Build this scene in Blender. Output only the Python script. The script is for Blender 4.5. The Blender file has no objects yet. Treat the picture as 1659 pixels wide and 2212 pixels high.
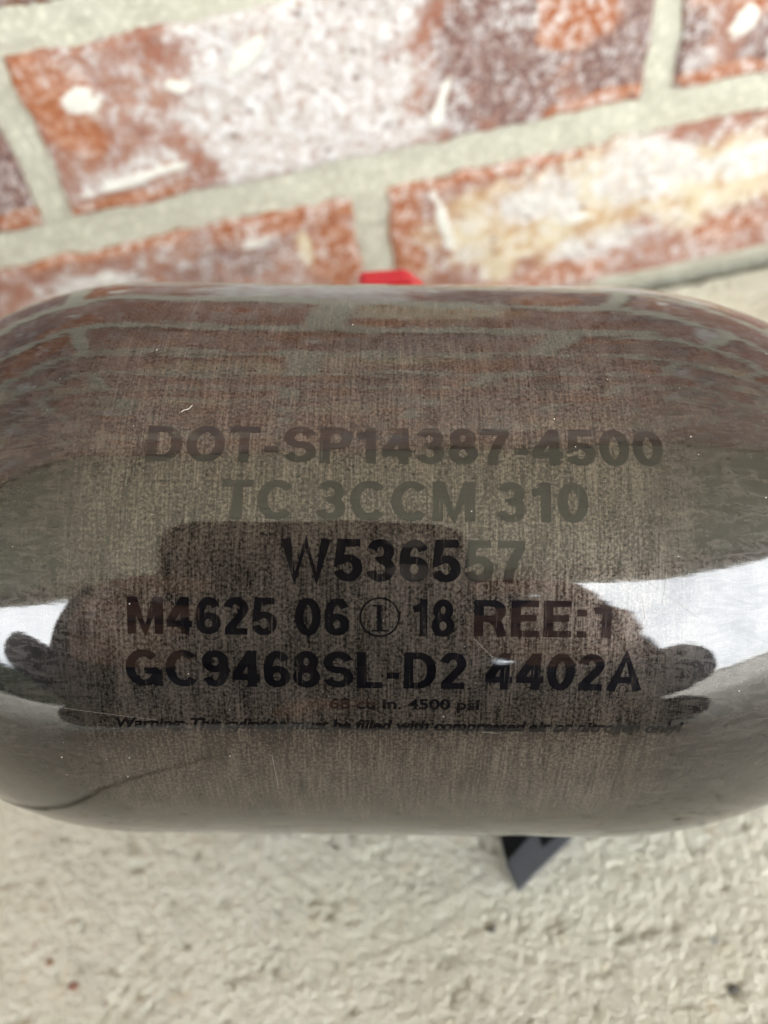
import bpy, bmesh, math, random
import numpy as np
from mathutils import Vector, Matrix, noise as mnoise

random.seed(7); rng = np.random.default_rng(7)
R_ = math.radians
scene = bpy.context.scene
col = scene.collection

# ------------------------------------------------------------------ camera
PITCH, ROLL, FPX = R_(52), R_(12), 1750.0
CAM = Vector((0, 0, .218))
FWD = Vector((0, math.cos(PITCH), -math.sin(PITCH)))
U0 = Vector((0, math.sin(PITCH), math.cos(PITCH)))
RGT = (Vector((1, 0, 0)) * math.cos(ROLL) - U0 * math.sin(ROLL)).normalized()
UP = RGT.cross(FWD).normalized()
cd = bpy.data.cameras.new('camera'); cam = bpy.data.objects.new('camera', cd); col.objects.link(cam)
m = Matrix.Identity(4)
for i in range(3):
    m[i][0] = RGT[i]; m[i][1] = UP[i]; m[i][2] = -FWD[i]; m[i][3] = CAM[i]
cam.matrix_world = m
cd.sensor_fit = 'VERTICAL'; cd.sensor_height = 36; cd.lens = 36 * FPX / 2212
cd.clip_start = .004; cd.clip_end = 500
cd.dof.use_dof = True; cd.dof.focus_distance = .124; cd.dof.aperture_fstop = cd.lens / 2.6
scene.camera = cam
scene.render.resolution_x, scene.render.resolution_y = 768, 1024

# ------------------------------------------------------------------ sky, sun, exposure
SUN_EL, SUN_AZ = R_(58), R_(12)          # the sun stands behind the house, the porch is in open shade
w = bpy.data.worlds.new('World'); scene.world = w; w.use_nodes = True
nt = w.node_tree; bg = nt.nodes['Background']
sky = nt.nodes.new('ShaderNodeTexSky'); sky.sky_type = 'NISHITA'; sky.sun_disc = False
sky.sun_elevation = SUN_EL; sky.sun_rotation = SUN_AZ
sky.air_density = 1.0; sky.dust_density = 4.0; sky.ozone_density = 1.0
# thin bright cloud spread over most of the sky
tcw = nt.nodes.new('ShaderNodeTexCoord'); cn = nt.nodes.new('ShaderNodeTexNoise'); cn.inputs['Scale'].default_value = 2.2; cn.inputs['Detail'].default_value = 6
mr = nt.nodes.new('ShaderNodeMapRange'); mr.inputs[1].default_value = .30; mr.inputs[2].default_value = .62; mr.inputs[3].default_value = .45; mr.inputs[4].default_value = .95
mxw = nt.nodes.new('ShaderNodeMix'); mxw.data_type = 'RGBA'; mxw.inputs[7].default_value = (9.6, 9.9, 10.0, 1)
nt.links.new(tcw.outputs['Generated'], cn.inputs['Vector']); nt.links.new(cn.outputs[0], mr.inputs[0]); nt.links.new(mr.outputs[0], mxw.inputs[0])
nt.links.new(sky.outputs[0], mxw.inputs[6]); nt.links.new(mxw.outputs[2], bg.inputs[0]); bg.inputs[1].default_value = .15
sl = bpy.data.lights.new('sun', 'SUN'); sl.energy = 3.0; sl.angle = R_(.5); sl.color = (1, .95, .88)
so = bpy.data.objects.new('sun', sl); col.objects.link(so)
sdir = Vector((math.sin(SUN_AZ) * math.cos(SUN_EL), math.cos(SUN_AZ) * math.cos(SUN_EL), math.sin(SUN_EL)))
so.rotation_euler = sdir.to_track_quat('Z', 'Y').to_euler()
scene.view_settings.view_transform = 'Standard'; scene.view_settings.look = 'None'
scene.view_settings.gamma = 1; scene.view_settings.exposure = 2.95
scene.render.engine = 'CYCLES'
scene.cycles.max_bounces = 10; scene.cycles.diffuse_bounces = 5; scene.cycles.glossy_bounces = 5

# ------------------------------------------------------------------ helpers
def tag(o, label=None, cat=None, group=None, kind=None):
    if label: o['label'] = label
    if cat: o['category'] = cat
    if group: o['group'] = group
    if kind: o['kind'] = kind
    return o

def link(name, me, mat=None, parent=None):
    o = bpy.data.objects.new(name, me); col.objects.link(o)
    if mat is not None and me is not None and len(me.materials) == 0: me.materials.append(mat)
    if parent: o.parent = parent
    return o

def empty(name, loc=(0, 0, 0)):
    o = bpy.data.objects.new(name, None); col.objects.link(o); o.location = loc; o.empty_display_size = .02
    return o

def bm_mesh(bm, name, smooth=False):
    bmesh.ops.recalc_face_normals(bm, faces=bm.faces)
    me = bpy.data.meshes.new(name); bm.to_mesh(me); bm.free()
    if smooth: me.polygons.foreach_set('use_smooth', [True] * len(me.polygons))
    return me

def bx(bm, x0, x1, y0, y1, z0, z1, bev=0):
    g = bmesh.ops.create_cube(bm, size=1)
    for v in g['verts']:
        v.co = Vector(((x0 + x1) / 2 + v.co.x * (x1 - x0), (y0 + y1) / 2 + v.co.y * (y1 - y0), (z0 + z1) / 2 + v.co.z * (z1 - z0)))
    if bev:
        es = set(e for v in g['verts'] for e in v.link_edges)
        bmesh.ops.bevel(bm, geom=list(es), offset=bev, segments=2, affect='EDGES')

class Mat:
    """small wrapper for node building"""
    def __init__(s, name):
        s.m = bpy.data.materials.new(name); s.m.use_nodes = True; s.t = s.m.node_tree
        s.b = s.t.nodes['Principled BSDF']
    def n(s, typ, **kw):
        nd = s.t.nodes.new('ShaderNode' + typ)
        for k, v in kw.items(): setattr(nd, k, v)
        return nd
    def put(s, sock, v):
        if isinstance(v, (int, float)): sock.default_value = v
        elif isinstance(v, (tuple, list)):
            sock.default_value = tuple(v) + (1,) if len(v) == 3 and len(sock.default_value) == 4 else v
        else: s.t.links.new(v, sock)
    def mix(s, f, a, b, mode='MIX'):
        nd = s.n('Mix', data_type='RGBA', blend_type=mode)
        s.put(nd.inputs[0], f); s.put(nd.inputs[6], a); s.put(nd.inputs[7], b); return nd.outputs[2]
    def math(s, op, a, b=0.0, c=0.0):
        nd = s.n('Math', operation=op); s.put(nd.inputs[0], a); s.put(nd.inputs[1], b)
        if op in ('MULTIPLY_ADD',): s.put(nd.inputs[2], c)
        return nd.outputs[0]
    def ramp(s, v, lo, hi, a=0., b=1.):
        nd = s.n('MapRange', interpolation_type='SMOOTHSTEP'); s.put(nd.inputs[0], v)
        nd.inputs[1].default_value = lo; nd.inputs[2].default_value = hi
        nd.inputs[3].default_value = a; nd.inputs[4].default_value = b
        return nd.outputs[0]
    def noise(s, vec, scale, detail=3, rough=.55, dist=0, off=None):
        nd = s.n('TexNoise'); s.put(nd.inputs['Scale'], scale); nd.inputs['Detail'].default_value = detail
        nd.inputs['Roughness'].default_value = rough; nd.inputs['Distortion'].default_value = dist
        if vec is not None: s.t.links.new(vec, nd.inputs['Vector'])
        return nd.outputs[0]
    def scaled(s, vec, sc, off=(0, 0, 0)):
        nd = s.n('Mapping'); s.t.links.new(vec, nd.inputs[0]); nd.inputs['Scale'].default_value = sc
        nd.inputs['Location'].default_value = off; return nd.outputs[0]
    def bump(s, h, dist, strength=1, normal=None):
        nd = s.n('Bump'); s.put(nd.inputs['Height'], h); nd.inputs['Distance'].default_value = dist
        nd.inputs['Strength'].default_value = strength
        if normal is not None: s.t.links.new(normal, nd.inputs['Normal'])
        return nd.outputs[0]
    def __getitem__(s, k): return s.b.inputs[k]
    def set(s, **kw):
        for k, v in kw.items(): s.put(s.b.inputs[k.replace('_', ' ')], v)
        return s

def plain(name, rgb, rough=.6, var=.15, scale=40, bump=0.0):
    M = Mat(name); tc = M.n('TexCoord').outputs['Object']
    nz = M.noise(tc, scale, 4)
    M.set(Base_Color=M.mix(M.ramp(nz, .3, .7), tuple(c * (1 - var) for c in rgb), tuple(min(1, c * (1 + var)) for c in rgb)), Roughness=rough)
    if bump: M.set(Normal=M.bump(M.noise(tc, scale * 6, 4), bump))
    return M.m

# ------------------------------------------------------------------ materials of the setting
def mortar_material():
    M = Mat('mortar'); p = M.n('NewGeometry').outputs['Position']
    a = M.noise(p, 60, 4); b = M.noise(p, 1500, 3, .7); c = M.noise(p, 420, 4, .65)
    base = M.mix(M.ramp(a, .3, .7), (.37, .355, .285), (.43, .415, .34))
    base = M.mix(M.ramp(b, .60, .74, 0, .45), base, (.24, .23, .17))
    base = M.mix(M.ramp(c, .50, .65, 0, .6), base, (.62, .61, .49))
    # grime gathered in the lowest joint
    sz = M.n('SeparateXYZ'); M.t.links.new(p, sz.inputs[0])
    base = M.mix(M.math('MULTIPLY', M.ramp(sz.outputs[2], .012, .004), M.ramp(c, .35, .55, .1, .6)), base, (.13, .12, .085))
    M.set(Base_Color=base, Roughness=.95)
    h = M.math('ADD', M.math('MULTIPLY', c, .6), M.math('MULTIPLY', b, .4))
    M.set(Normal=M.bump(h, .0009, .7))
    return M.m

def brick_material():
    M = Mat('antique_brick')
    p = M.n('NewGeometry').outputs['Position']
    at = M.n('Attribute', attribute_name='tint'); sep = M.n('SeparateColor'); M.t.links.new(at.outputs['Color'], sep.inputs[0])
    chip = M.n('Attribute', attribute_name='chip').outputs['Fac']
    cream = at.outputs['Alpha']
    orange, white, dark = sep.outputs
    n1 = M.noise(p, 85, 5, .62); n2 = M.noise(p, 260, 5, .65); n3 = M.noise(p, 700, 4, .6); n4 = M.noise(M.scaled(p, (1, 1, 1), (3, 5, 1)), 150, 5, .6)
    def mask(v, nz, lo=.38, hi=.62, k=.9):
        return M.ramp(M.math('ADD', v, M.math('MULTIPLY', M.math('SUBTRACT', nz, .5), k)), lo, hi)
    nf = M.math('ADD', M.math('MULTIPLY', n2, .6), M.math('MULTIPLY', n3, .4))
    nm = M.math('ADD', M.math('MULTIPLY', n4, .55), M.math('MULTIPLY', nf, .45))
    base = M.mix(M.ramp(n1, .3, .7), (.235, .092, .056), (.31, .165, .115))
    base = M.mix(M.ramp(nf, .40, .62, 0, .65), base, (.19, .088, .064))
    base = M.mix(mask(dark, nm, .30, .80, 1.3), base, M.mix(M.ramp(n3, .35, .65), (.10, .050, .043), (.23, .135, .112)))
    base = M.mix(mask(orange, nm, .32, .62, 1.5), base, M.mix(M.ramp(n2, .35, .65), (.255, .080, .028), (.34, .140, .066)))
    base = M.mix(mask(cream, nf, .30, .75, 1.5), base, M.mix(M.ramp(n1, .35, .65), (.36, .22, .11), (.51, .44, .30)))
    # lime bloom: strongest where it was left thick, thin veils elsewhere, with pores left bare
    wm = M.math('MAXIMUM', mask(white, nm, .30, .85, 1.9), M.math('MULTIPLY', M.math('MULTIPLY', M.ramp(nf, .45, .58), M.ramp(n1, .38, .58, .25, 1.0)), .72))
    pores = M.ramp(M.noise(M.scaled(p, (1, 1, 1), (9, 9, 9)), 300, 3, .6), .33, .47)
    wm = M.math('MULTIPLY', wm, M.math('MULTIPLY_ADD', pores, .55, .45))
    wm = M.math('MULTIPLY', wm, M.ramp(n3, .30, .58, .60, 1.0))
    base = M.mix(wm, base, M.mix(M.ramp(n2, .4, .6), (.45, .42, .395), (.56, .55, .54)))
    base = M.mix(M.ramp(M.math('ADD', chip, M.math('MULTIPLY', M.math('SUBTRACT', nf, .5), 1.1)), .30, .78), base, M.mix(n2, (.50, .485, .42), (.66, .65, .61)))
    # pits of the fired face
    pv = M.n('TexVoronoi', feature='F1'); M.t.links.new(M.scaled(p, (1, 1, 1.25)), pv.inputs['Vector']); pv.inputs['Scale'].default_value = 150
    ps = M.n('SeparateColor'); M.t.links.new(pv.outputs['Color'], ps.inputs[0])
    pit = M.math('MULTIPLY', M.ramp(M.math('ADD', pv.outputs['Distance'], M.math('MULTIPLY', n3, .12)), .30, .16), M.ramp(ps.outputs[0], .68, .76))
    base = M.mix(M.math('MULTIPLY', pit, .6), base, (.13, .065, .05))
    M.set(Base_Color=base, Roughness=.9)
    h = M.math('SUBTRACT', M.math('ADD', M.math('MULTIPLY', n2, .6), M.math('MULTIPLY', n3, .4)), M.math('MULTIPLY', pit, .7))
    M.set(Normal=M.bump(h, .0011, .7))
    return M.m

def concrete_material():
    M = Mat('concrete'); p = M.n('NewGeometry').outputs['Position']
    a = M.noise(p, 14, 4); b = M.noise(p, 220, 5, .6); c = M.noise(p, 1300, 4, .7); d = M.noise(M.scaled(p, (1, 1, 1), (7, 2, 4)), 90, 4)
    hgt = M.n('Attribute', attribute_name='relief').outputs['Fac']
    base = M.mix(M.ramp(a, .35, .65), (.60, .58, .485), (.68, .66, .575))
    base = M.mix(M.ramp(d, .5, .72, 0, .5), base, (.53, .51, .455))
    warm = M.noise(M.scaled(p, (1, 1, 1), (1, 8, 3)), 170, 3); base = M.mix(M.ramp(warm, .58, .75, 0, .5), base, (.60, .50, .36))
    base = M.mix(M.ramp(b, .56, .74, 0, .65), base, (.72, .71, .64))
    base = M.mix(M.ramp(b, .42, .28, 0, .3), base, (.40, .375, .30))
    base = M.mix(M.ramp(hgt, -.2, -.8, 0, .25), base, (.27, .25, .19))
    base = M.mix(M.ramp(c, .57, .67, 0, .4), base, (.36, .335, .265))
    base = M.mix(M.ramp(c, .44, .34, 0, .5), base, (.68, .665, .60))
    vor = M.n('TexVoronoi', feature='F1'); M.t.links.new(p, vor.inputs['Vector']); vor.inputs['Scale'].default_value = 110
    spk = M.math('MULTIPLY', M.ramp(vor.outputs['Distance'], .16, .10), M.ramp(M.n('SeparateColor').outputs[0], 0, 1, 1, 1))
    sc = M.n('SeparateColor'); M.t.links.new(vor.outputs['Color'], sc.inputs[0])
    spk = M.math('MULTIPLY', spk, M.ramp(sc.outputs[0], .80, .84))
    base = M.mix(M.math('MULTIPLY', spk, .6), base, M.mix(sc.outputs[1], (.35, .20, .12), (.22, .23, .25)))
    M.set(Base_Color=base, Roughness=.93)
    warp = M.n('VectorMath', operation='ADD'); M.t.links.new(p, warp.inputs[0])
    wn = M.n('TexNoise'); M.t.links.new(p, wn.inputs['Vector']); wn.inputs['Scale'].default_value = 500
    ws = M.n('VectorMath', operation='SCALE'); M.t.links.new(wn.outputs['Color'], ws.inputs[0]); ws.inputs['Scale'].default_value = .0016
    M.t.links.new(ws.outputs[0], warp.inputs[1])
    def cells(sc_):
        v_ = M.n('TexVoronoi', feature='F1'); M.t.links.new(warp.outputs[0], v_.inputs['Vector']); v_.inputs['Scale'].default_value = sc_
        return M.math('SUBTRACT', 1.0, v_.outputs['Distance'])
    h = M.math('ADD', M.math('MULTIPLY', b, .5), M.math('MULTIPLY', c, .4))
    h = M.math('ADD', h, M.math('ADD', M.math('MULTIPLY', cells(420), .5), M.math('MULTIPLY', cells(900), .6)))
    M.set(Normal=M.bump(h, .0011, .75))
    return M.m

MORTAR, BRICK, CONCRETE = mortar_material(), brick_material(), concrete_material()

# ------------------------------------------------------------------ fast lattice noise for relief
def lattice(x, y, scale, seed=0):
    r = np.random.default_rng(seed).random((257, 257)) * 2 - 1
    x = x * scale + 1000.37; y = y * scale + 1000.71
    xi = np.floor(x).astype(int); yi = np.floor(y).astype(int); fx = x - xi; fy = y - yi
    fx = fx * fx * (3 - 2 * fx); fy = fy * fy * (3 - 2 * fy)
    g = lambda i, j: r[i % 257, j % 257]
    return (g(xi, yi) * (1 - fx) + g(xi + 1, yi) * fx) * (1 - fy) + (g(xi, yi + 1) * (1 - fx) + g(xi + 1, yi + 1) * fx) * fy
def fbm(x, y, scale, seed=0, oct=4, gain=.5):
    s = 0; a = 1; t = 0
    for k in range(oct):
        s = s + a * lattice(x, y, scale * 2 ** k, seed + k); t += a; a *= gain
    return s / t

def grid_mesh(name, P, smooth=True, attrs=None, close=None):
    """P: array (ny, nx, 3)"""
    ny, nx = P.shape[:2]
    idx = np.arange(nx * ny).reshape(ny, nx)
    q = np.stack([idx[:-1, :-1], idx[:-1, 1:], idx[1:, 1:], idx[1:, :-1]], -1).reshape(-1, 4)
    me = bpy.data.meshes.new(name)
    me.vertices.add(nx * ny); me.vertices.foreach_set('co', P.reshape(-1).astype(np.float32))
    me.loops.add(q.size); me.loops.foreach_set('vertex_index', q.reshape(-1).astype(np.int32))
    me.polygons.add(len(q)); me.polygons.foreach_set('loop_start', (np.arange(len(q)) * 4).astype(np.int32))
    me.polygons.foreach_set('use_smooth', [smooth] * len(q))
    me.update(calc_edges=True); me.validate()
    for k, v in (attrs or {}).items():
        if v.ndim == 3:
            a = me.color_attributes.new(k, 'FLOAT_COLOR', 'POINT'); a.data.foreach_set('color', v.reshape(-1).astype(np.float32))
        else:
            a = me.attributes.new(k, 'FLOAT', 'POINT'); a.data.foreach_set('value', v.reshape(-1).astype(np.float32))
    return me

# ------------------------------------------------------------------ the ground, the porch slab
def arange_mix(parts):
    out = [parts[0][0]]
    for a, b, st in parts:
        n = max(1, int(round((b - a) / st))); out += list(np.linspace(a, b, n + 1)[1:])
    return np.array(out)
JX = -.1285
xs = arange_mix([(-9, -.6, .4), (-.6, -.16, .01), (-.16, JX - .0034, .0028), (JX - .0034, JX - .0030, .0004), (JX - .003, JX + .003, .003), (JX + .003, JX + .0034, .0004),
                 (JX + .0034, .205, .0007), (.205, .6, .01), (.6, 9, .4)])
ys = arange_mix([(-2.45, -.7, .2), (-.7, -.03, .012), (-.03, .2495, .00075), (.2495, .2525, .001), (.2525, .2530, .0005)])
X, Y = np.meshgrid(xs, ys)
rel = (.30 * fbm(X, Y, 360, 3, 3) + .75 * fbm(X, Y, 800, 11, 2) + .35 * fbm(X, Y, 70, 21, 2))
pit = np.clip((fbm(X, Y, 330, 41, 2) - .38) * 3.2, 0, 1)
wt = np.clip((X + .16) / .02, 0, 1) * np.clip((.205 - X) / .02, 0, 1) * np.clip((Y + .03) / .02, 0, 1)
Zr = (rel * .00048 - pit * .0006)
# a shallow horseshoe groove and a scored line of the trowelled surface
dr = np.hypot((X - .0035) / 1.0, (Y - .073) / 1.0)
ang = np.arctan2(Y - .073, X - .0035)
Zr = Zr - .0008 * np.exp(-((dr - .0115) / .0012) ** 2) * (ang > .9)
for (px, py, pr, pd) in [(-.0141, .0872, .0016, .0016), (.0335, .0335, .0010, .001), (.0545, .0165, .0013, .0018), (-.038, .056, .001, .001),
                         (.004, .040, .0011, .001), (.066, .070, .0013, .0012), (.0475, .066, .0012, .0012)]:
    Zr = Zr - pd * np.exp(-(((X - px) ** 2 + (Y - py) ** 2) / pr ** 2))
Z = Zr * wt - .0006
Z = np.where(np.abs(X - JX) < .00325, -.011, Z); Z[-1] = -.005
slab = grid_mesh('porch_slab', np.stack([X, Y, Z], -1), True, {'relief': rel * wt - pit})
slab_o = tag(link('porch_floor', slab, CONCRETE), kind='structure')

gm = Mat('driveway_ground'); gp = gm.n('NewGeometry').outputs['Position']
gm.set(Base_Color=gm.mix(gm.ramp(gm.noise(gp, 1.5, 6), .35, .65), (.24, .235, .21), (.33, .32, .285)), Roughness=.9)
gm.set(Normal=gm.bump(gm.noise(gp, 60, 4), .01))
bm = bmesh.new(); bmesh.ops.create_grid(bm, x_segments=8, y_segments=8, size=220)
tag(link('ground', bm_mesh(bm, 'ground'), gm.m), kind='structure').location = (0, 0, -.13)
bm = bmesh.new(); bx(bm, -9, 9, -2.45, .6, -.13, -.014)
tag(link('slab_edge', bm_mesh(bm, 'slab_edge'), CONCRETE), kind='structure')

# pebbles sitting in the surface of the slab
for i, (x, y, r, c) in enumerate([(-.0158, .0872, .0013, (.55, .55, .56)), (-.0132, .0855, .0010, (.07, .07, .08)), (.0546, .0166, .0009, (.06, .055, .055)),
                                  (-.0832, .1020, .0011, (.23, .25, .30)), (-.0995, .0455, .0011, (.26, .13, .10)), (-.106, .052, .0009, (.28, .17, .11)), (.0045, .0385, .0008, (.10, .09, .08))]):
    bm = bmesh.new(); bmesh.ops.create_icosphere(bm, subdivisions=2, radius=r)
    for v in bm.verts:
        v.co *= 1 + .22 * mnoise.noise(v.co / r * 1.1 + Vector((i * 3.1, 0, 0))); v.co.z *= .6; v.co.x *= 1.25
    o = link('pebble', bm_mesh(bm, 'pebble', True), plain('pebble_stone_%d' % i, c, .6, .2, 900), slab_o); o.location = (x, y, -.0006)

# ------------------------------------------------------------------ the brick wall
WY = .253
wall = tag(empty('brick_wall', (0, WY, 0)), 'wall of antique red and white bricks with pale mortar behind the tank', 'wall')
def brick_mesh(name, x0, x1, z0, z1, nx, nz, marks=(), seed=0, base=(0, 0, 0, 0)):
    """face towards -y, local to the wall; marks: (channel, x, z, rx, rz, angle, strength)"""
    u = np.linspace(0, 1, nx); v = np.linspace(0, 1, nz)
    # border rows fold back to give the brick its depth
    Xg, Zg = np.meshgrid(x0 + (x1 - x0) * u, z0 + (z1 - z0) * v)
    tint = np.zeros(Xg.shape + (4,)); tint[...] = base; chip = np.zeros(Xg.shape)
    for ch, mx, mz, rx, rz, an, st in marks:
        ca, sa = math.cos(R_(an)), math.sin(R_(an)); dx, dz = Xg - mx, Zg - mz
        d = np.hypot((dx * ca + dz * sa) / rx, (-dx * sa + dz * ca) / rz)
        d = d + (.55 * fbm(Xg, Zg, 230, seed + 5, 3) if ch == 'chip' else .45 * fbm(Xg, Zg, 110, seed + 5, 4))
        mk = st * np.clip((1.45 - d) / .9, 0, 1)
        if ch == 'chip': chip = np.maximum(chip, st * np.clip((1.35 - d) / .8, 0, 1))
        else: tint[..., 'owdc'.index(ch)] = np.maximum(tint[..., 'owdc'.index(ch)], mk)
    # ragged outline
    edge_n = 1.3e-3
    Xo = Xg + edge_n * fbm(Zg, Xg * 0 + seed, 130, seed + 1, 4) * (np.abs(np.linspace(-1, 1, nx))[None, :] ** 6) * 1.4
    Zo = Zg + edge_n * fbm(Xg, Zg * 0 + seed, 130, seed + 2, 4) * (np.abs(np.linspace(-1, 1, nz))[:, None] ** 4) * 1.4
    ed = np.minimum(np.minimum(Xg - x0, x1 - Xg), np.minimum(Zg - z0, z1 - Zg))
    rnd = .0022
    back = np.where(ed < rnd, rnd * (1 - np.sqrt(np.clip(1 - ((rnd - ed) / rnd) ** 2, 0, 1))), 0)
    Yo = back - .0007 * fbm(Xg, Zg, 90, seed + 3, 4) - .0008 * np.clip(chip, 0, 1) + .0006 * (np.clip(tint[..., 1], 0, 1)) * fbm(Xg, Zg, 300, seed + 4, 3)
    P = np.stack([Xo, Yo, Zo], -1)
    # add a back ring
    P2 = np.empty((nz + 2, nx + 2, 3)); P2[1:-1, 1:-1] = P
    P2[0, 1:-1] = P[0]; P2[-1, 1:-1] = P[-1]; P2[1:-1, 0] = P[:, 0]; P2[1:-1, -1] = P[:, -1]
    P2[0, 0] = P[0, 0]; P2[0, -1] = P[0, -1]; P2[-1, 0] = P[-1, 0]; P2[-1, -1] = P[-1, -1]
    for sl_ in (np.s_[0, :], np.s_[-1, :], np.s_[:, 0], np.s_[:, -1]): P2[sl_][..., 1] += .012
    pad = lambda A: np.pad(A, ((1, 1), (1, 1)) + ((0, 0),) * (A.ndim - 2), mode='edge')
    return grid_mesh(name, P2, True, {'tint': pad(tint), 'chip': pad(chip)})

ROW = [(.0105, .0668), (.0803, .1288)]            # the two courses seen
zz = .1405
while zz < 2.75: ROW.append((zz, zz + .0520)); zz += .0640
marksA = [('o', -.0685, .117, .013, .012, -60, 1), ('o', -.066, .106, .010, .007, -50, .9), ('o', -.062, .0825, .016, .0026, 3, 1), ('o', -.045, .0822, .006, .002, 0, 1.1), ('o', -.018, .0815, .004, .0013, 0, .9),
          ('w', .003, .106, .036, .036, 0, 1.35), ('w', -.012, .100, .022, .020, 0, 1.0), ('w', .022, .120, .02, .02, 0, 1.1), ('w', .020, .093, .016, .012, 0, 1.0), ('w', -.045, .108, .02, .016, 0, .50), ('w', -.052, .092, .022, .006, 8, .7), ('w', -.055, .123, .02, .008, 0, .5),
          ('d', .067, .106, .026, .028, 0, 1.0), ('d', .099, .094, .018, .012, 10, 1.1), ('d', .107, .112, .006, .02, 0, 1.1), ('d', .048, .09, .012, .010, 0, .7),
          ('o', .088, .116, .012, .016, 0, 1.15), ('o', .095, .0830, .015, .0024, 3, 1.2), ('w', .060, .108, .016, .012, 20, .35), ('w', .104, .092, .008, .004, 0, .5),
          ('chip', -.0611, .1147, .0050, .0046, 10, 1), ('chip', -.0335, .1135, .0048, .0026, -15, .9), ('chip', -.0120, .1178, .0075, .0026, 35, .9), ('chip', -.0545, .0890, .0190, .0017, 6, .95), ('chip', .0440, .0925, .0021, .0095, -25, .85)]
marksB = [('o', .0275, .050, .007, .022, 0, 1.2), ('o', .06, .0655, .035, .0016, 0, 1), ('c', .070, .043, .030, .019, 0, 1.2), ('c', .098, .047, .028, .018, 5, 1.1), ('c', .14, .046, .035, .018, 0, 1.0),
          ('w', .077, .051, .020, .011, 0, 1.0), ('w', .115, .054, .026, .013, 0, 1.05), ('w', .150, .05, .02, .010, 0, .8), ('w', .048, .034, .012, .006, 0, .6), ('w', .105, .028, .03, .008, 8, .75), ('o', .085, .019, .03, .006, 0, .6), ('o', .150, .024, .02, .007, 0, .6),
          ('d', .099, .0560, .010, .0045, 0, .55), ('d', .085, .037, .007, .004, 0, .6),
          ('chip', .0420, .0510, .0024, .0125, 12, 1.0), ('chip', .0925, .0410, .0062, .0022, -8, .9), ('chip', .0728, .0528, .0026, .0020, 0, .8), ('chip', .155, .053, .014, .002, 5, .7)]
marksC = [('o', -.012, .064, .030, .004, 0, 1.0), ('o', .003, .048, .010, .013, 0, 1.0), ('o', -.075, .066, .03, .002, 0, .8), ('d', -.035, .052, .03, .010, 0, .62), ('w', -.086, .054, .022, .007, 0, .85), ('w', -.045, .05, .02, .008, 0, .35),
          ('c', -.008, .052, .003, .008, 0, .8), ('chip', -.0235, .0580, .0085, .0019, 6, .75), ('chip', -.0780, .0572, .0040, .0026, 0, .6)]
marksD = [('d', -.10, .1, .03, .03, 0, 1.1), ('o', -.092, .084, .012, .003, 0, .9), ('w', -.10, .110, .01, .01, 0, .3)]
marksE = [('d', .125, .09, .008, .02, 0, .8), ('o', .138, .110, .02, .01, 0, .7), ('w', .131, .090, .006, .006, 0, .65), ('d', .15, .088, .012, .010, 0, .8), ('o', .14, .083, .02, .003, 0, .9), ('chip', .1402, .0979, .0045, .0044, 0, 1)]
hero = [('A', -.0785, .1112, 1, marksA), ('B', .0228, .2085, 0, marksB), ('C', -.175, .0112, 0, marksC), ('D', -.265, -.0885, 1, marksD), ('E', .1210, .305, 1, marksE)]
for k, (nm, x0, x1, r, mk) in enumerate(hero):
    z0, z1 = ROW[r][0] - .0006, ROW[r][1] + .0006
    me = brick_mesh('brick_face', x0, x1, z0, z1, 250, 72, mk, seed=30 + 7 * k)
    link('brick', me, BRICK, wall)
protos = []
for k in range(9):
    mk = []
    for j in range(5):
        mk.append((random.choice('oowdcod'), random.uniform(-.09, .09), random.uniform(.005, .047), random.uniform(.012, .05), random.uniform(.008, .025), random.uniform(-20, 20), random.uniform(.6, 1.1)))
    if k % 2: mk.append(('chip', random.uniform(-.07, .07), random.uniform(.012, .04), .006, .003, random.uniform(-40, 40), 1))
    protos.append(brick_mesh('brick_face_%d' % k, -.092, .092, 0, .052, 44, 14, mk, seed=200 + 9 * k))
    protos[-1].materials.append(BRICK)
far_parts = []
for r, (z0, z1) in enumerate(ROW):
    off = [.117 - .0985 * 1, .1162][r % 2] if r > 1 else [.017, .1162][r]
    for k in range(-30, 30):
        x0 = off + k * .197 + .0055; x1 = x0 + .186
        if r < 2 and any(h[3] == r and x0 < h[2] - .01 and x1 > h[1] + .01 for h in hero): continue
        me = random.choice(protos); loc = (random.gauss(0, .0008) + (x0 + x1) / 2, random.uniform(-.0006, .0006), z0)
        sz = (z1 - z0) / .052
        if r < 12 and -.95 < x0 < .95: 
            o = bpy.data.objects.new('brick', me); col.objects.link(o); o.parent = wall; o.location = loc; o.scale = (1, 1, sz)
            if (k + r) % 2: o.rotation_euler = (0, math.pi, 0); o.location.z = z1
        else: far_parts.append((me, loc, sz))
bm = bmesh.new(); lt = bm.verts.layers.float_color.new('tint'); lc = bm.verts.layers.float.new('chip')
for me, loc, sz in far_parts:
    x, y, z = loc; g = bmesh.ops.create_cube(bm, size=1)
    t = (random.random() * .9, random.random() * .8, random.random(), random.random() ** 2 * .9)
    for v in g['verts']:
        v.co = Vector((x + v.co.x * .186, .008 + v.co.y * .016, z + .026 + v.co.z * .052)); v[lt] = t
tag(link('far_bricks', bm_mesh(bm, 'far_bricks'), BRICK, wall), kind='stuff')
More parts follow.
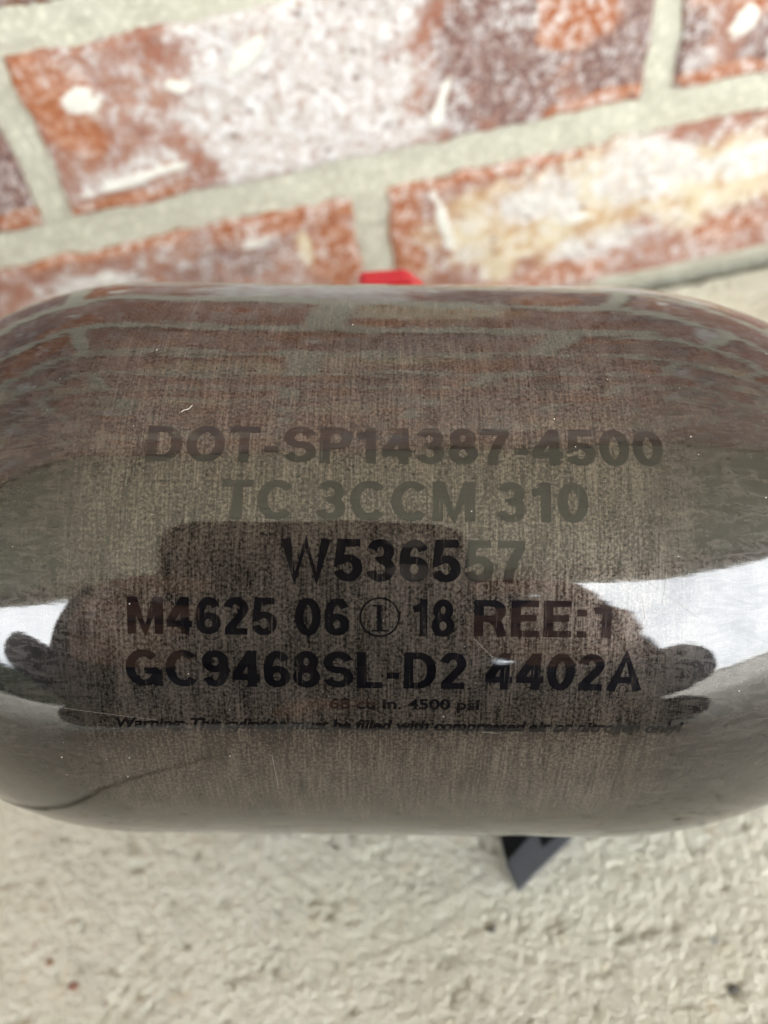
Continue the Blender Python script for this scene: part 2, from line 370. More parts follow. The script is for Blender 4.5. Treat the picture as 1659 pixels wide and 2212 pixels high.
# mortar bed just behind the brick faces
mx = arange_mix([(-9, -.2, .2), (-.2, .22, .0016), (.22, 9, .2)]); mz = arange_mix([(-.012, .15, .0012), (.15, 2.8, .1)])
Xm, Zm = np.meshgrid(mx, mz)
inside = (np.abs(Xm) < .2) & (Zm < .15)
Ym = .0021 - np.where(inside, .0007 * fbm(Xm, Zm, 400, 71, 3) + .0007 * fbm(Xm, Zm, 90, 75, 2), 0)
Ym = Ym + .004 * np.clip((.0035 - Zm) / .002, 0, 1)
link('mortar', grid_mesh('mortar', np.stack([Xm, Ym, Zm], -1)), MORTAR, wall)
bm = bmesh.new(); bx(bm, -9, 9, .012, .2, -.13, 2.785)
link('wall_core', bm_mesh(bm, 'wall_core'), MORTAR, wall)

# ------------------------------------------------------------------ the porch ceiling and its front beam
ceil_mat = plain('painted_ceiling', (.60, .59, .50), .7, .05, 2)
bm = bmesh.new()
for k in range(18):
    y0 = -2.32 + k * .1425; bx(bm, -9, 9, y0, y0 + .137, 2.75, 2.77, .002)
tag(link('porch_ceiling', bm_mesh(bm, 'porch_ceiling'), ceil_mat), kind='structure')
bm = bmesh.new(); bx(bm, -9.4, 9.4, -2.6, 1.2, 2.79, 2.95)
tag(link('roof', bm_mesh(bm, 'roof'), plain('roof_shingle', (.12, .11, .10), .9)), kind='structure')
bm = bmesh.new(); bx(bm, -9, 9, -2.50, -2.34, 2.45, 2.78, .006)
tag(link('porch_beam', bm_mesh(bm, 'porch_beam'), plain('painted_beam', (.62, .60, .54), .6, .05, 2)), 'long painted beam along the front edge of the porch ceiling', 'beam')

# ------------------------------------------------------------------ unseen wall and greenery added as a horizon for the tank reflections
bm = bmesh.new(); bx(bm, -9, 14, -8.25, -8, -.13, .76, .01)
gw = tag(link('backdrop_wall', bm_mesh(bm, 'backdrop_wall'), plain('grey_render', (.42, .42, .40), .9, .1, 3)), 'low grey rendered wall added out of view as a horizon for the tank reflections', 'wall')
bm = bmesh.new(); bx(bm, -9.05, 14.05, -8.29, -7.96, .76, .83, .01); link('coping', bm_mesh(bm, 'coping'), plain('coping_stone', (.5, .49, .46), .9, .1, 3), gw)
hd = tag(empty('backdrop', (-6.2, -4.6, -.13)), 'dark clipped hedge of leaves, added out of view to darken the tank reflection', 'backdrop')  # added out of view to cover low sky at the left of the reflection
hl = plain('backdrop_leaf', (.035, .06, .025), .6, .5, 8)
bm = bmesh.new()
for k in range(9000):
    c = Vector((rng.uniform(-3.2, 3.2), rng.uniform(-.5, .5), rng.uniform(.05, 1.75)))
    c.z -= .14 * (1 + mnoise.noise(Vector((c.x * 1.3, c.y * 2, 3)))) * (c.z / 1.7)
    if abs(c.x) < 3 and abs(c.y) < .36 and c.z < 1.4 and k % 3: c.y = math.copysign(.38 + rng.uniform(0, .12), c.y)
    d_ = Vector(rng.normal(size=3)).normalized(); e_ = d_.orthogonal().normalized(); f_ = d_.cross(e_)
    L = rng.uniform(.03, .055)
    bm.faces.new([bm.verts.new(c + e_ * L), bm.verts.new(c + f_ * L * .5), bm.verts.new(c - e_ * L), bm.verts.new(c - f_ * L * .5)])
tag(link('leaves', bm_mesh(bm, 'leaves'), hl, hd), kind='stuff')
bm = bmesh.new(); bx(bm, -3.05, 3.05, -.34, .34, .02, 1.42, .12); link('twig_core', bm_mesh(bm, 'twig_core'), plain('twigs', (.02, .022, .012), .9, .5, 12), hd)
hd.rotation_euler = (0, 0, R_(-40))

# ------------------------------------------------------------------ the air tank
TR, TC0, TAL, TAR = .05715, .044, .062, .072
a = R_(.6)
TX = (math.cos(a) * RGT - math.sin(a) * UP).normalized()
TCEN = CAM + .178 * (FWD + (810 - 829.5) / FPX * RGT - (1198 - 1106) / FPX * UP).normalized()
TN = (CAM - TCEN); TN = (TN - TN.dot(TX) * TX).normalized(); TV = TN.cross(TX).normalized()
if TV.dot(UP) < 0: TV = -TV
tank_m = Matrix.Identity(4)
for i in range(3):
    tank_m[i][0] = TX[i]; tank_m[i][1] = TV[i]; tank_m[i][2] = TN[i]; tank_m[i][3] = TCEN[i]
# local frame of the tank: x along its axis, z to the side that carries the print, y upwards across the print

def tank_material(name, ink, worn=True):
    M = Mat(name)
    uv = M.n('UVMap', uv_map='wrap').outputs[0]        # metres along the axis, metres round the girth
    sx = M.n('SeparateXYZ'); M.t.links.new(uv, sx.inputs[0]); s, g = sx.outputs[0], sx.outputs[1]
    st1 = M.noise(M.scaled(uv, (3300, 130, 1)), 1, 2, .6)         # fine hoop fibres
    st2 = M.noise(M.scaled(uv, (800, 60, 1)), 1, 5, .75, .3)          # broader tows
    spk = M.noise(M.scaled(uv, (2000, 1900, 1)), 1, 2, .8)       # speckle of the resin
    blot = M.noise(M.scaled(uv, (260, 110, 1)), 1, 4, .6)
    hel = M.noise(M.scaled(uv, (140, 430, 1)), 1, 6, .7, 2.0)     # tows winding over the domes
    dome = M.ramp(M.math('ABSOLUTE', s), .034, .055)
    v = M.math('ADD', M.math('MULTIPLY', M.math('SUBTRACT', st1, .5), 1.25), M.math('MULTIPLY', M.math('SUBTRACT', spk, .5), 2.4))
    v = M.math('ADD', v, M.math('MULTIPLY', M.math('SUBTRACT', st2, .5), 1.0))
    # centre of the print side shows the fibres most
    v = M.math('MULTIPLY', v, M.math('MULTIPLY_ADD', dome, -.75, 1.0))
    v = M.math('ADD', v, M.math('MULTIPLY', M.math('MULTIPLY', M.math('SUBTRACT', hel, .5), dome), 2.6))
    v = M.math('ADD', v, M.math('MULTIPLY', M.math('SUBTRACT', blot, .5), .9))
    lvl = M.ramp(v, -.60, .85)
    base = M.mix(lvl, (.010, .0086, .0073), (.158, .132, .112))
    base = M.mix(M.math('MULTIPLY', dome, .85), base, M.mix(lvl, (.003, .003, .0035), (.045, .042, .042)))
    if ink:
        hole = .95 if not worn else M.ramp(M.math('ADD', M.math('MULTIPLY', st1, .6), M.math('MULTIPLY', st2, .5)), .54, .78, .98, .55)
        base = M.mix(hole, base, (.004, .004, .006))
    M.set(Base_Color=base, Roughness=.36, Metallic=.65, Coat_Weight=1.0, Coat_Roughness=.028, Coat_IOR=1.75)
    M['Specular IOR Level'].default_value = .25; M['Specular Tint'].default_value = (.12, .11, .10, 1)
    M.set(Normal=M.bump(M.math('ADD', st1, spk), .00006, .4))
    wav = M.noise(M.scaled(uv, (70, 240, 1)), 1, 3, .5)
    fine = M.noise(M.scaled(uv, (900, 240, 1)), 1, 2, .5)
    h = M.math('ADD', M.math('MULTIPLY', wav, M.ramp(g, .004, .026, .9, 3.2)), M.math('MULTIPLY', fine, .05))
    h = M.math('ADD', h, M.math('MULTIPLY', M.math('MULTIPLY', hel, dome), .12))
    M.set(Coat_Normal=M.bump(h, .00006, .45))
    return M.m
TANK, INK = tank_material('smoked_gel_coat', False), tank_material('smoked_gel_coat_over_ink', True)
INK_SMALL = tank_material('smoked_gel_coat_over_small_ink', True, False)

tank = tag(empty('air_tank'), 'glossy smoked grey compressed air tank with black printed markings, lying across the picture', 'air tank')
tank.matrix_world = tank_m
def tank_r(s):
    ta = TAL if s < 0 else TAR; s = abs(s)
    return TR if s < TC0 else TR * math.sqrt(max(0, 1 - ((s - TC0) / ta) ** 2))
def lathe(name, prof, mat, parent, nseg=192, uv=True):
    n = len(prof); me = bpy.data.meshes.new(name); vs = []; uvs = []
    for k in range(nseg + 1):
        ph = -math.pi + 2 * math.pi * k / nseg
        for s, r in prof: vs.append((s, r * math.sin(ph), r * math.cos(ph))); uvs.append((s, TR * ph))
    fs = [(k * n + j, (k + 1) * n + j, (k + 1) * n + j + 1, k * n + j + 1) for k in range(nseg) for j in range(n - 1)]
    bm = bmesh.new(); bv = [bm.verts.new(v) for v in vs]; ul = bm.loops.layers.uv.new('wrap')
    for f in fs:
        fc = bm.faces.new([bv[i] for i in f]); fc.smooth = True
        for lp, i in zip(fc.loops, f): lp[ul].uv = uvs[i]
    bmesh.ops.remove_doubles(bm, verts=bm.verts, dist=1e-6)
    bmesh.ops.recalc_face_normals(bm, faces=bm.faces)
    bm.to_mesh(me); bm.free()
    return link(name, me, mat, parent)
prof = []
for k in range(61):
    t = k / 60 * math.pi / 2; prof.append((-TC0 - TAL * math.cos(t), TR * math.sin(t)))
prof = [p for p in prof if p[1] > .0142]
prof += [(-TC0 + (2 * TC0) * k / 50, TR) for k in range(1, 50)]
prof += [p for p in [(TC0 + TAR * math.sin(k / 60 * math.pi / 2), TR * math.cos(k / 60 * math.pi / 2)) for k in range(61)] if p[1] > .0142]
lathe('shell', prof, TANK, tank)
blk = plain('black_anodised', (.015, .015, .017), .35, .1); stl = plain('brushed_steel', (.5, .5, .5), .3, .1)
lathe('end_cap', [(-.1085, .0005), (-.1085, .011), (-.1065, .0148), (-.102, .0150)], blk, tank, 48)
lathe('valve_neck', [(.111, .0142), (.118, .0142), (.1185, .012), (.127, .012), (.128, .0165), (.150, .0165), (.152, .013), (.168, .0125), (.169, .0005)], blk, tank, 64)

# lettering printed under the clear gel coat
FT = bpy.data.curves.new('lettering', 'FONT')
def letter_mesh(body, s0, s1, g0, capmm, bold=.018, shear=0, capref='H', space=1.0):
    FT.body = body; FT.size = 1; FT.offset = bold; FT.shear = shear; FT.resolution_u = 6; FT.fill_mode = 'FRONT'; FT.space_character = space
    to = bpy.data.objects.new('t', FT); col.objects.link(to)
    dg = bpy.context.evaluated_depsgraph_get(); dg.update(); me = bpy.data.meshes.new_from_object(to.evaluated_get(dg))
    FT.body = capref; dg.update(); mh = bpy.data.meshes.new_from_object(to.evaluated_get(dg)); cap = max(v.co.y for v in mh.vertices); low = min(v.co.y for v in mh.vertices)
    bpy.data.meshes.remove(mh); bpy.data.objects.remove(to)
    bm = bmesh.new(); bm.from_mesh(me); bpy.data.meshes.remove(me)
    x0 = min(v.co.x for v in bm.verts); x1 = max(v.co.x for v in bm.verts)
    for v in bm.verts:
        v.co.x = s0 + (v.co.x - x0) / (x1 - x0) * (s1 - s0); v.co.y = g0 + (v.co.y - low) / (cap - low) * capmm; v.co.z = 0
    return bm
def wrap(bm, name, mat=None, tilt=0.0, lift=.00004, step=.0006):
    sm = sum(v.co.x for v in bm.verts) / len(bm.verts)
    for v in bm.verts: v.co.y += tilt * (v.co.x)
    y0 = min(v.co.y for v in bm.verts); y1 = max(v.co.y for v in bm.verts)
    y = math.floor(y0 / step) * step
    while y < y1:
        bmesh.ops.bisect_plane(bm, geom=bm.verts[:] + bm.edges[:] + bm.faces[:], plane_co=(0, y, 0), plane_no=(0, 1, 0), dist=1e-7); y += step
    bmesh.ops.triangulate(bm, faces=bm.faces[:])
    ul = bm.loops.layers.uv.new('wrap')
    for f in bm.faces:
        f.smooth = True
        for lp in f.loops: lp[ul].uv = (lp.vert.co.x, lp.vert.co.y)
    nrm = []
    for v in bm.verts:
        ph = v.co.y / TR; r = tank_r(v.co.x) + lift + v.co.z
        nn = Vector((0, math.sin(ph), math.cos(ph))); v.co = Vector((v.co.x, r * nn.y, r * nn.z)); nrm.append(nn)
    for f in bm.faces:
        if f.normal.length == 0: continue
    bm.normal_update()
    for f in bm.faces[:]:
        c = f.calc_center_median()
        if f.normal.dot(Vector((0, c.y, c.z))) < 0: f.normal_flip()
    me = bpy.data.meshes.new(name); bm.to_mesh(me); bm.free()
    me.normals_split_custom_set_from_vertices(nrm)
    return link(name, me, mat or INK, tank)
D = R_(1) * TR
def arc(cx, cy, rx, ry, a0, a1):
    n = max(6, int(abs(a1 - a0) / 12)); return [(cx + rx * math.cos(R_(a0 + (a1 - a0) * k / n)), cy + ry * math.sin(R_(a0 + (a1 - a0) * k / n))) for k in range(n + 1)]
# heavy grotesque capitals and figures: width, then the centre line of every stroke (cap height 1)
GL = {
 'D': (.72, [[(.1, 1), (.1, 0)], [(.1, .91), (.33, .91)] + arc(.33, .5, .28, .41, 80, -80) + [(.33, .09), (.1, .09)]]),
 'O': (.78, [arc(.39, .5, .29, .415, 0, 360)]), 'T': (.62, [[(0, .91), (.62, .91)], [(.31, .91), (.31, 0)]]),
 '-': (.32, [[(.02, .36), (.30, .36)]]), ' ': (.26, []),
 'S': (.66, [arc(.33, .705, .225, .21, 12, 270) + arc(.33, .30, .235, .205, 80, -165)]),
 'P': (.64, [[(.1, 1), (.1, 0)], [(.1, .91), (.36, .91)] + arc(.36, .69, .185, .22, 80, -80) + [(.36, .47), (.1, .47)]]),
 '1': (.46, [[(.31, 1), (.31, 0)], [(.28, .84), (.17, .76), (.04, .73)]]),
 '4': (.60, [[(.43, 1), (.43, 0)], [(.40, .92), (.07, .33)], [(.0, .28), (.60, .28)]]),
 '3': (.58, [arc(.28, .71, .175, .205, 165, -80) + arc(.28, .295, .2, .21, 80, -168)]),
 '8': (.58, [arc(.29, .715, .165, .2, 0, 360), arc(.29, .295, .2, .21, 0, 360)]),
 '7': (.56, [[(0, .91), (.56, .91)], [(.48, .86), (.33, .55), (.24, .25), (.21, 0)]]),
 '5': (.58, [[(.53, .91), (.15, .91), (.10, .47)] + arc(.28, .315, .2, .23, 125, -165)]),
 '0': (.60, [arc(.30, .5, .205, .415, 0, 360)]), 'C': (.74, [arc(.39, .5, .29, .415, 42, 318)]),
 'M': (.84, [[(.1, 1), (.1, 0)], [(.74, 1), (.74, 0)], [(.14, .96), (.42, .08), (.70, .96)]]),
 'W': (.98, [[(.08, 1), (.27, .05), (.49, .93), (.71, .05), (.90, 1)]]),
 '6': (.58, [arc(.30, .30, .19, .21, 0, 360), arc(.31, .5, .21, .415, 35, 200)]),
 '9': (.58, [arc(.28, .70, .19, .21, 0, 360), arc(.27, .5, .21, .415, 215, 380)]),
 '2': (.58, [arc(.28, .70, .19, .215, 172, -35) + [(.10, .12)], [(.02, .09), (.55, .09)]]),
 'R': (.70, [[(.1, 1), (.1, 0)], [(.1, .91), (.38, .91)] + arc(.38, .70, .19, .21, 80, -80) + [(.38, .49), (.1, .49)], [(.36, .47), (.50, .36), (.60, 0)]]),
 'E': (.60, [[(.1, 1), (.1, 0)], [(.1, .91), (.58, .91)], [(.1, .52), (.54, .52)], [(.1, .09), (.60, .09)]]),
 'G': (.80, [arc(.40, .5, .30, .415, 42, 340), [(.40, .43), (.72, .43)], [(.70, .47), (.70, 0)]]),
 'L': (.56, [[(.1, 1), (.1, 0)], [(.1, .09), (.56, .09)]]), 'A': (.76, [[(.08, 0), (.38, .97), (.68, 0)], [(.18, .30), (.58, .30)]]),
 ':': (.26, [[(.13, .58), (.13, .76)], [(.13, 0), (.13, .18)]]),
}
def ribbon(bm, pts, wd, tf, z):
    n = len(pts); P = [Vector(p_) for p_ in pts]; cl = (P[0] - P[-1]).length < 1e-4; rows = []
    for i in range(n):
        if cl: d0, d1 = (P[i] - P[i - 1 if i else n - 2]).normalized(), (P[(i + 1) if i < n - 1 else 1] - P[i]).normalized()
        else:
            d0 = (P[i] - P[i - 1]).normalized() if i else (P[1] - P[0]).normalized(); d1 = (P[i + 1] - P[i]).normalized() if i < n - 1 else d0
        t_ = (d0 + d1).normalized(); k = 1 / max(.55, t_.dot(d1)); hw = wd / 2 * (.86 + .14 * abs(t_.y))
        nv = Vector((-t_.y, t_.x)) * hw * k
        rows.append([bm.verts.new((*tf(P[i] + nv), z)), bm.verts.new((*tf(P[i] - nv), z))])
    for i in range(n - 1): bm.faces.new((rows[i][0], rows[i][1], rows[i + 1][1], rows[i + 1][0]))
def glyph_line(text, s0, s1, g0, cap, wd=.205, jit=0):
    tw = sum(GL[c][0] + .085 for c in text) - .085; k = (s1 - s0) / tw; bm = bmesh.new(); x = s0; nst = 0
    for c in text:
        wv, strokes = GL[c]
        for st_ in strokes:
            ribbon(bm, st_, wd, (lambda p_, x=x: (x + p_[0] * k, g0 + p_[1] * cap)), nst * 2.5e-6); nst = (nst + 1) % 5
        x += (wv + .085) * k
    return bm
lines = [('DOT-SP14387-4500', -.0345, .0444, 14.0, 6.0), ('TC 3CCM 310', -.0225, .0325, 5.1, 6.1), ('W536557', -.0133, .0230, -4.0, 6.3), ('GC9468SL-D2 4402A', -.0369, .0412, -20.8, 6.0),
         ('M4625 06', -.0363, -.0032, -12.3, 5.7), ('18', .0062, .0125, -12.3, 5.7), ('REE:1', .0155, .0364, -12.2, 5.6)]
for t, s0, s1, g, c in lines: wrap(glyph_line(t, s0, s1, g * D, c * D), 'printed_text')
for t, s0, s1, g, c, b, sh in [('68 cu in. 4500 psi', -.0062, .0168, -24.5, 1.9, .030, 0),
         ('Warning: This cylinder must be filled with compressed air or nitrogen only!', -.0393, .0486, -28.5, 2.0, .034, .22)]:
    wrap(letter_mesh(t, s0, s1, g * D, c * D, b, sh), 'printed_text', INK_SMALL)
# the circled inspector's mark between 06 and 18
bm = bmesh.new(); cx, cy = .0014, -9.4 * D
n = 56
for r0, r1 in ((.00275, .00305),):
    va = [bm.verts.new((cx + r0 * math.cos(2 * math.pi * k / n), cy + r0 * math.sin(2 * math.pi * k / n), 0)) for k in range(n)]
    vb = [bm.verts.new((cx + r1 * math.cos(2 * math.pi * k / n), cy + r1 * math.sin(2 * math.pi * k / n), 0)) for k in range(n)]
    for k in range(n): bm.faces.new((va[k], vb[k], vb[(k + 1) % n], va[(k + 1) % n]))
for x0, x1, y0, y1 in ((-.0004, .0004, -.0019, .0019), (-.0012, .0014, -.0022, -.0019), (-.0011, -.0004, .0016, .0019)):
    bm.faces.new([bm.verts.new((cx + x, cy + y, 0)) for x, y in ((x0, y0), (x1, y0), (x1, y1), (x0, y1))])
wrap(bm, 'printed_mark')
# fine scratches and dust on the gel coat
def on_tank(s, deg, lift=.00005):
    ph = R_(deg); r = tank_r(s) + lift; return Vector((s, r * math.sin(ph), r * math.cos(ph)))
def tube(pts, rad, name, mat, parent=None, seg=5):
    cu = bpy.data.curves.new(name, 'CURVE'); cu.dimensions = '3D'; cu.bevel_depth = rad; cu.bevel_resolution = 1
    sp = cu.splines.new('POLY'); sp.points.add(len(pts) - 1)
    for p_, q in zip(sp.points, pts): p_.co = (*q, 1)
    o = bpy.data.objects.new(name, cu); col.objects.link(o)
    me = bpy.data.meshes.new_from_object(o.evaluated_get(bpy.context.evaluated_depsgraph_get())); bpy.data.objects.remove(o)
    me.materials.clear(); return link(name, me, mat, parent)
lint = plain('pale_lint', (.75, .72, .66), .8, .1)
pts = [on_tank(-.0298 + .0016 * t, 22.3 + 1.1 * (3 * t * t - 2 * t ** 3) + .55 * math.sin(t * 7) * .4, .00025) for t in [i / 14 for i in range(15)]]
hair = tube([tank_m @ p for p in pts], .00005, 'lint_fibre', lint)
tag(hair, 'tiny curled pale lint fibre lying on the tank above the D of the print', 'lint fibre')
scr = plain('scratch', (.28, .26, .24), .5, .1)
for s0, d0, s1, d1 in [(.0155, -12.5, .0185, -15.5), (-.0155, -34, -.0150, -42), (.041, -3.5, .049, -9), (.0405, -6, .0410, -9.5), (.0175, -28.7, .0200, -28.9), (.044, -2.5, .0435, -7), (-.047, -25, -.033, -27)]:
    tube([on_tank(s0 + (s1 - s0) * t, d0 + (d1 - d0) * t, .00001) for t in [i / 6 for i in range(7)]], .000022, 'scratch', scr, tank)
bm = bmesh.new()
for k in range(55):
    s = random.uniform(-.06, .07); dg_ = random.uniform(-48, 45); c = tank_m @ on_tank(s, dg_)
    bmesh.ops.create_icosphere(bm, subdivisions=1, radius=random.choice([.00004, .00005, .00006, .00010]), matrix=Matrix.Translation(c))
tag(link('dust', bm_mesh(bm, 'dust'), lint), 'pale dust specks scattered over the glossy tank', 'dust', kind='stuff')

# ------------------------------------------------------------------ the stand below and behind the tank
fm = plain('grey_plastic', (.082, .086, .098), .5, .06, 300); fk = plain('black_plastic', (.006, .007, .009), .35, .1)
redm = plain('red_plastic', (.50, .006, .022), .35, .04, 200)
stand = tag(empty('tank_stand', (.02, .1, 0)), 'black and grey angular stand poking out below the tank, with a red rear tab', 'stand')
def prism(pts, z0, z1, mat, name, bev=.0003, taper=0):
    bm = bmesh.new(); lo = [bm.verts.new((x - .02, y - .1, z0)) for x, y in pts]; hi = [bm.verts.new((x - .02, y - .1, z1)) for x, y in pts]
    bm.faces.new(lo[::-1]); bm.faces.new(hi); n = len(pts)
    for k in range(n): bm.faces.new((lo[k], lo[(k + 1) % n], hi[(k + 1) % n], hi[k]))
    if bev: bmesh.ops.bevel(bm, geom=bm.edges[:], offset=bev, segments=2, affect='EDGES')
    return link(name, bm_mesh(bm, name), mat, stand)
PLACE_FOOT = True
prism([(.0118, .0500), (.0110, .100), (.060, .100), (.0330, .0640)], .0002, .0030, fk, 'base_plate')
prism([(.0127, .0450), (.0289, .0544), (.0560, .0700), (.0500, .0800), (.0190, .0566), (.0114, .0517)], .0004, .0040, fm, 'foot_rail')
prism([(.0212, .0533), (.0262, .0552), (.0262, .0570), (.0212, .0565)], .0030, .0042, fk, 'slot_dark', 0)  # solid piece whose black colour stands in for the dark of a notch hole
prism([(.012, .062), (.040, .078), (.036, .095), (.012, .095)], .0036, .0100, fk, 'rest_block')
prism([(.012, .095), (.024, .095), (.024, .180), (.012, .180)], .0004, .004, fk, 'spine')
bm = bmesh.new()
pr = [(.0058, 0), (.0330, 0), (.0228, .0835), (.0186, .0886), (.0070, .0905), (.0063, .0898)]
fr = [bm.verts.new((x - .02, .172 - .1, z + .0004)) for x, z in pr]; bk = [bm.verts.new((x - .02, .1785 - .1, z + .0004)) for x, z in pr]
bm.faces.new(fr); bm.faces.new(bk[::-1])
for k in range(len(pr)): bm.faces.new((fr[k], fr[(k + 1) % len(pr)], bk[(k + 1) % len(pr)], bk[k]))
bmesh.ops.bevel(bm, geom=bm.edges[:], offset=.0006, segments=2, affect='EDGES')
tag(link('rear_tab', bm_mesh(bm, 'rear_tab'), redm, stand), 'bright red tab showing above the tank')

# ------------------------------------------------------------------ photographer with phone, seen mirrored in the tank
def W(dx, dy, dz): return CAM + (RGT * dx + UP * dy - FWD * dz) * .001
skin = plain('skin', (.42, .24, .17), .55, .08, 60); navy = plain('navy_jacket', (.018, .022, .035), .85, .25, 30); denim = plain('dark_denim', (.035, .045, .075), .85, .3, 60)
hairm = plain('dark_hair', (.03, .02, .015), .6, .3, 200); shoe = plain('shoe', (.06, .055, .05), .7)
person = tag(empty('person', (-.12, -.6, 0)), 'person sitting cross-legged behind the phone in a dark jacket and jeans, mirrored in the tank', 'person')
def skin_mesh(name, nodes, edges, mat, parent, sub=2, root=0):
    me = bpy.data.meshes.new(name); me.from_pydata([tuple(Vector(n[0]) - parent.location) for n in nodes], edges, [])
    o = bpy.data.objects.new(name, me); col.objects.link(o)
    md = o.modifiers.new('s', 'SKIN'); md.use_smooth_shade = True
    for i, nd in enumerate(nodes):
        sv = me.skin_vertices[0].data[i]; r = nd[1]; sv.radius = (r, r) if not isinstance(r, tuple) else r; sv.use_root = (i == root)
    ss = o.modifiers.new('b', 'SUBSURF'); ss.levels = sub; ss.render_levels = sub
    dg = bpy.context.evaluated_depsgraph_get(); dg.update()
    m2 = bpy.data.meshes.new_from_object(o.evaluated_get(dg)); bpy.data.objects.remove(o)
    m2.materials.clear(); m2.polygons.foreach_set('use_smooth', [True] * len(m2.polygons))
    return link(name, m2, mat, parent)
N_, E_ = [], []
def nd(co, r, par=None):
    N_.append((Vector(co), r)); i = len(N_) - 1
    if par is not None: E_.append((par, i))
    return i
# seated cross-legged on the slab, leaning over the phone
SHO = lambda g: (-.135 + g * .165, -.42, .55)
ELB = lambda g: (.085, -.42, .262) if g > 0 else (-.365, -.41, .25)
WRI = lambda g: W(80, -128, 70) if g > 0 else W(-106, -128, 70)
HIP = lambda g: (-.15 + g * .12, -.68, .16)
KNE = lambda g: (.235, -.41, .205) if g > 0 else (-.66, -.44, .36)
ANK = lambda g: (-.13, -.41, .060) if g > 0 else (-.08, -.34, .05)
TOE = lambda g: (-.37, -.39, .055) if g > 0 else (.165, -.385, .048)
pel = nd((-.15, -.73, .14), .10)
bel = nd((-.15, -.63, .28), .11, pel); che = nd((-.13, -.50, .44), .12, bel); nk0 = nd((-.10, -.39, .57), .06, che); nk1 = nd((-.07, -.34, .62), .052, nk0)
h0 = nd((-.035, -.275, .655), .068, nk1); h1 = nd((-.01, -.235, .705), .086, h0); h2 = nd((-.002, -.245, .765), .07, h1)
nose = nd((-.004, -.150, .668), .012, h1)
def F(pts, par, r0=.0098):
    k = par
    for i, p_ in enumerate(pts): k = nd(W(*p_), r0 - .0009 * i, k)
for sgn in (-1, 1):
    sh = nd(SHO(sgn), .055, che); el = nd(ELB(sgn), .04, sh)
    if sgn > 0:
        wr = nd(WRI(1), .026, el); pm = nd(W(64, -100, 42), .030, wr); pm2 = nd(W(60, -74, 26), .028, pm)
        nd(W(36, -126, 44), .030, pm); nd(W(52, -138, 52), .030, wr)
        F([(60, -46, 18), (56, -32, 8), (40, -27, -5), (24, -31, -8)], pm2)
        F([(72, -64, 14), (70, -56, 2), (52, -52, -9), (30, -54, -9)], pm2)
        F([(76, -84, 18), (72, -76, 2), (54, -73, -9), (36, -74, -8)], pm)
        F([(74, -102, 24), (70, -96, 4), (52, -94, -7), (40, -95, -6)], pm, .009)
        F([(50, -88, 30), (34, -78, 22), (16, -70, 18)], pm, .012)
    else:
        wr = nd(WRI(-1), .026, el); pm = nd(W(-92, -98, 42), .030, wr); pm2 = nd(W(-84, -72, 26), .028, pm)
        nd(W(-94, -146, 44), .029, wr); nd(W(-80, -140, 40), .027, wr)
        F([(-82, -44, 18), (-80, -32, 6), (-66, -28, -8), (-50, -30, -9)], pm2)
        F([(-86, -62, 14), (-84, -54, 2), (-74, -52, -9), (-54, -53, -9)], pm2)
        F([(-92, -82, 18), (-88, -74, 2), (-76, -73, -9), (-60, -74, -8)], pm)
        F([(-98, -100, 24), (-94, -94, 4), (-84, -94, -7), (-70, -95, -6)], pm, .009)
        F([(-84, -88, 30), (-66, -78, 22), (-50, -70, 18)], pm, .012)
    hp = nd(HIP(sgn), .085, pel); kn = nd(KNE(sgn), .05, hp); an = nd(ANK(sgn), .036, kn); to_ = nd(TOE(sgn), .026, an)
skin_mesh('body', N_, E_, skin, person, 2)
def limb(name, seq, mat, br=(), root=0):
    n_ = [(Vector(c), r) for c, r in seq]; e_ = [(i, i + 1) for i in range(len(seq) - 1)]
    for base, bs in br:
        pk = base
        for c, r in bs: n_.append((Vector(c), r)); e_.append((pk, len(n_) - 1)); pk = len(n_) - 1
    return skin_mesh(name, n_, e_, mat, person, 2, root)
def lerp(a_, b_, t): return Vector(a_).lerp(Vector(b_), t)
arm = lambda g: [(SHO(g), .075), (ELB(g), .064), (lerp(ELB(g), WRI(g), .88), .036)]
limb('jacket', [((-.15, -.74, .13), .14), ((-.15, -.63, .29), .15), ((-.13, -.50, .45), .15), ((-.108, -.41, .55), .085)], navy, [(2, arm(-1)), (2, arm(1)), (1, [((.03, -.60, .28), .105)]), (1, [((-.34, -.58, .27), .10)])])
limb('jeans', [(lerp(KNE(-1), ANK(-1), .93), .05), (lerp(KNE(-1), ANK(-1), .4), .085), (KNE(-1), .10), (HIP(-1), .105), ((-.15, -.74, .13), .12), (HIP(1), .115), (KNE(1), .080), (lerp(KNE(1), ANK(1), .93), .046)], denim, root=4)
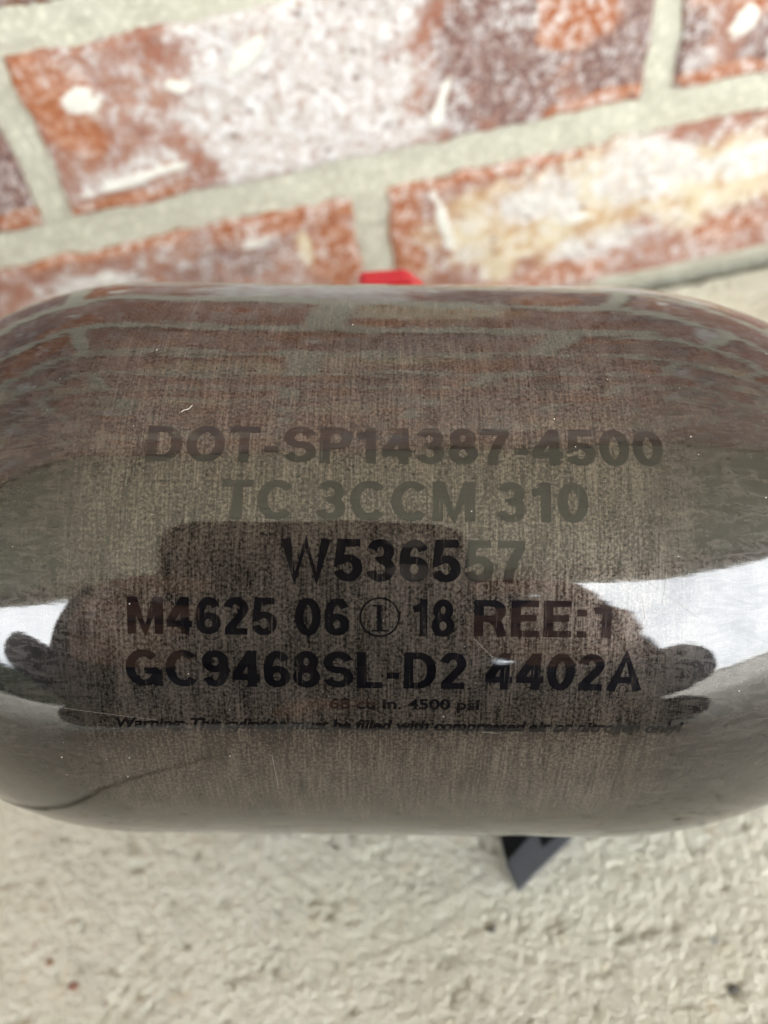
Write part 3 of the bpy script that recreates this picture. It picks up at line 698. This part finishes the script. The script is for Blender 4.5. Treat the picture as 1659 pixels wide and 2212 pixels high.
for sgn in (-1, 1):
    limb('shoe', [(lerp(ANK(sgn), TOE(sgn), -.25), .040), (lerp(ANK(sgn), TOE(sgn), .3), .046), (lerp(ANK(sgn), TOE(sgn), .85), .046), (lerp(ANK(sgn), TOE(sgn), 1.15), .034)], shoe)
limb('hair', [((-.04, -.30, .70), .075), ((-.02, -.275, .765), .08), ((.0, -.225, .795), .06)], hairm)
for sgn in (-1, 1):
    bm = bmesh.new(); bmesh.ops.create_uvsphere(bm, u_segments=16, v_segments=10, radius=.011)
    o = link('eye', bm_mesh(bm, 'eye', True), plain('eye_white', (.7, .7, .68), .2, .02), person); o.location = Vector((-.008 + sgn * .032, -.170, .695)) - person.location

phone = tag(empty('phone'), 'dark phone in a black case held up over the tank by two hands', 'phone')
phone.matrix_world = m.copy()
def rounded(x0, x1, y0, y1, z0, z1, r, bev):
    bm = bmesh.new(); pts = []
    for cx_, cy_, a0 in ((x1 - r, y1 - r, 0), (x0 + r, y1 - r, 90), (x0 + r, y0 + r, 180), (x1 - r, y0 + r, 270)): pts += arc(cx_, cy_, r, r, a0, a0 + 90)
    lo = [bm.verts.new((x, y, z0)) for x, y in pts]; hi = [bm.verts.new((x, y, z1)) for x, y in pts]; n = len(pts)
    bm.faces.new(lo[::-1]); bm.faces.new(hi)
    sd = [bm.faces.new((lo[k], lo[(k + 1) % n], hi[(k + 1) % n], hi[k])) for k in range(n)]
    if bev: bmesh.ops.bevel(bm, geom=[e for e in bm.edges if abs(e.verts[0].co.z - e.verts[1].co.z) < 1e-6], offset=bev, segments=3, affect='EDGES')
    return bm
bm = rounded(-.068, .025, -.125, .032, .0035, .0135, .014, .003)
link('case', bm_mesh(bm, 'case', True), plain('black_case', (.02, .02, .022), .5, .1), phone)
bm = bmesh.new(); bm.free(); bm = rounded(-.064, .021, -.121, .028, .0136, .0140, .010, 0)
link('screen', bm_mesh(bm, 'screen'), plain('screen_glass', (.01, .01, .012), .1, .05), phone)
for lx, ly in ((.008, .014), (.008, -.010 - .006)):
    bm = bmesh.new(); bmesh.ops.create_cone(bm, cap_ends=True, segments=32, radius1=.0075, radius2=.007, depth=.0016)
    o = link('lens_ring', bm_mesh(bm, 'lens_ring'), stl, phone); o.location = (lx, ly, .0030)
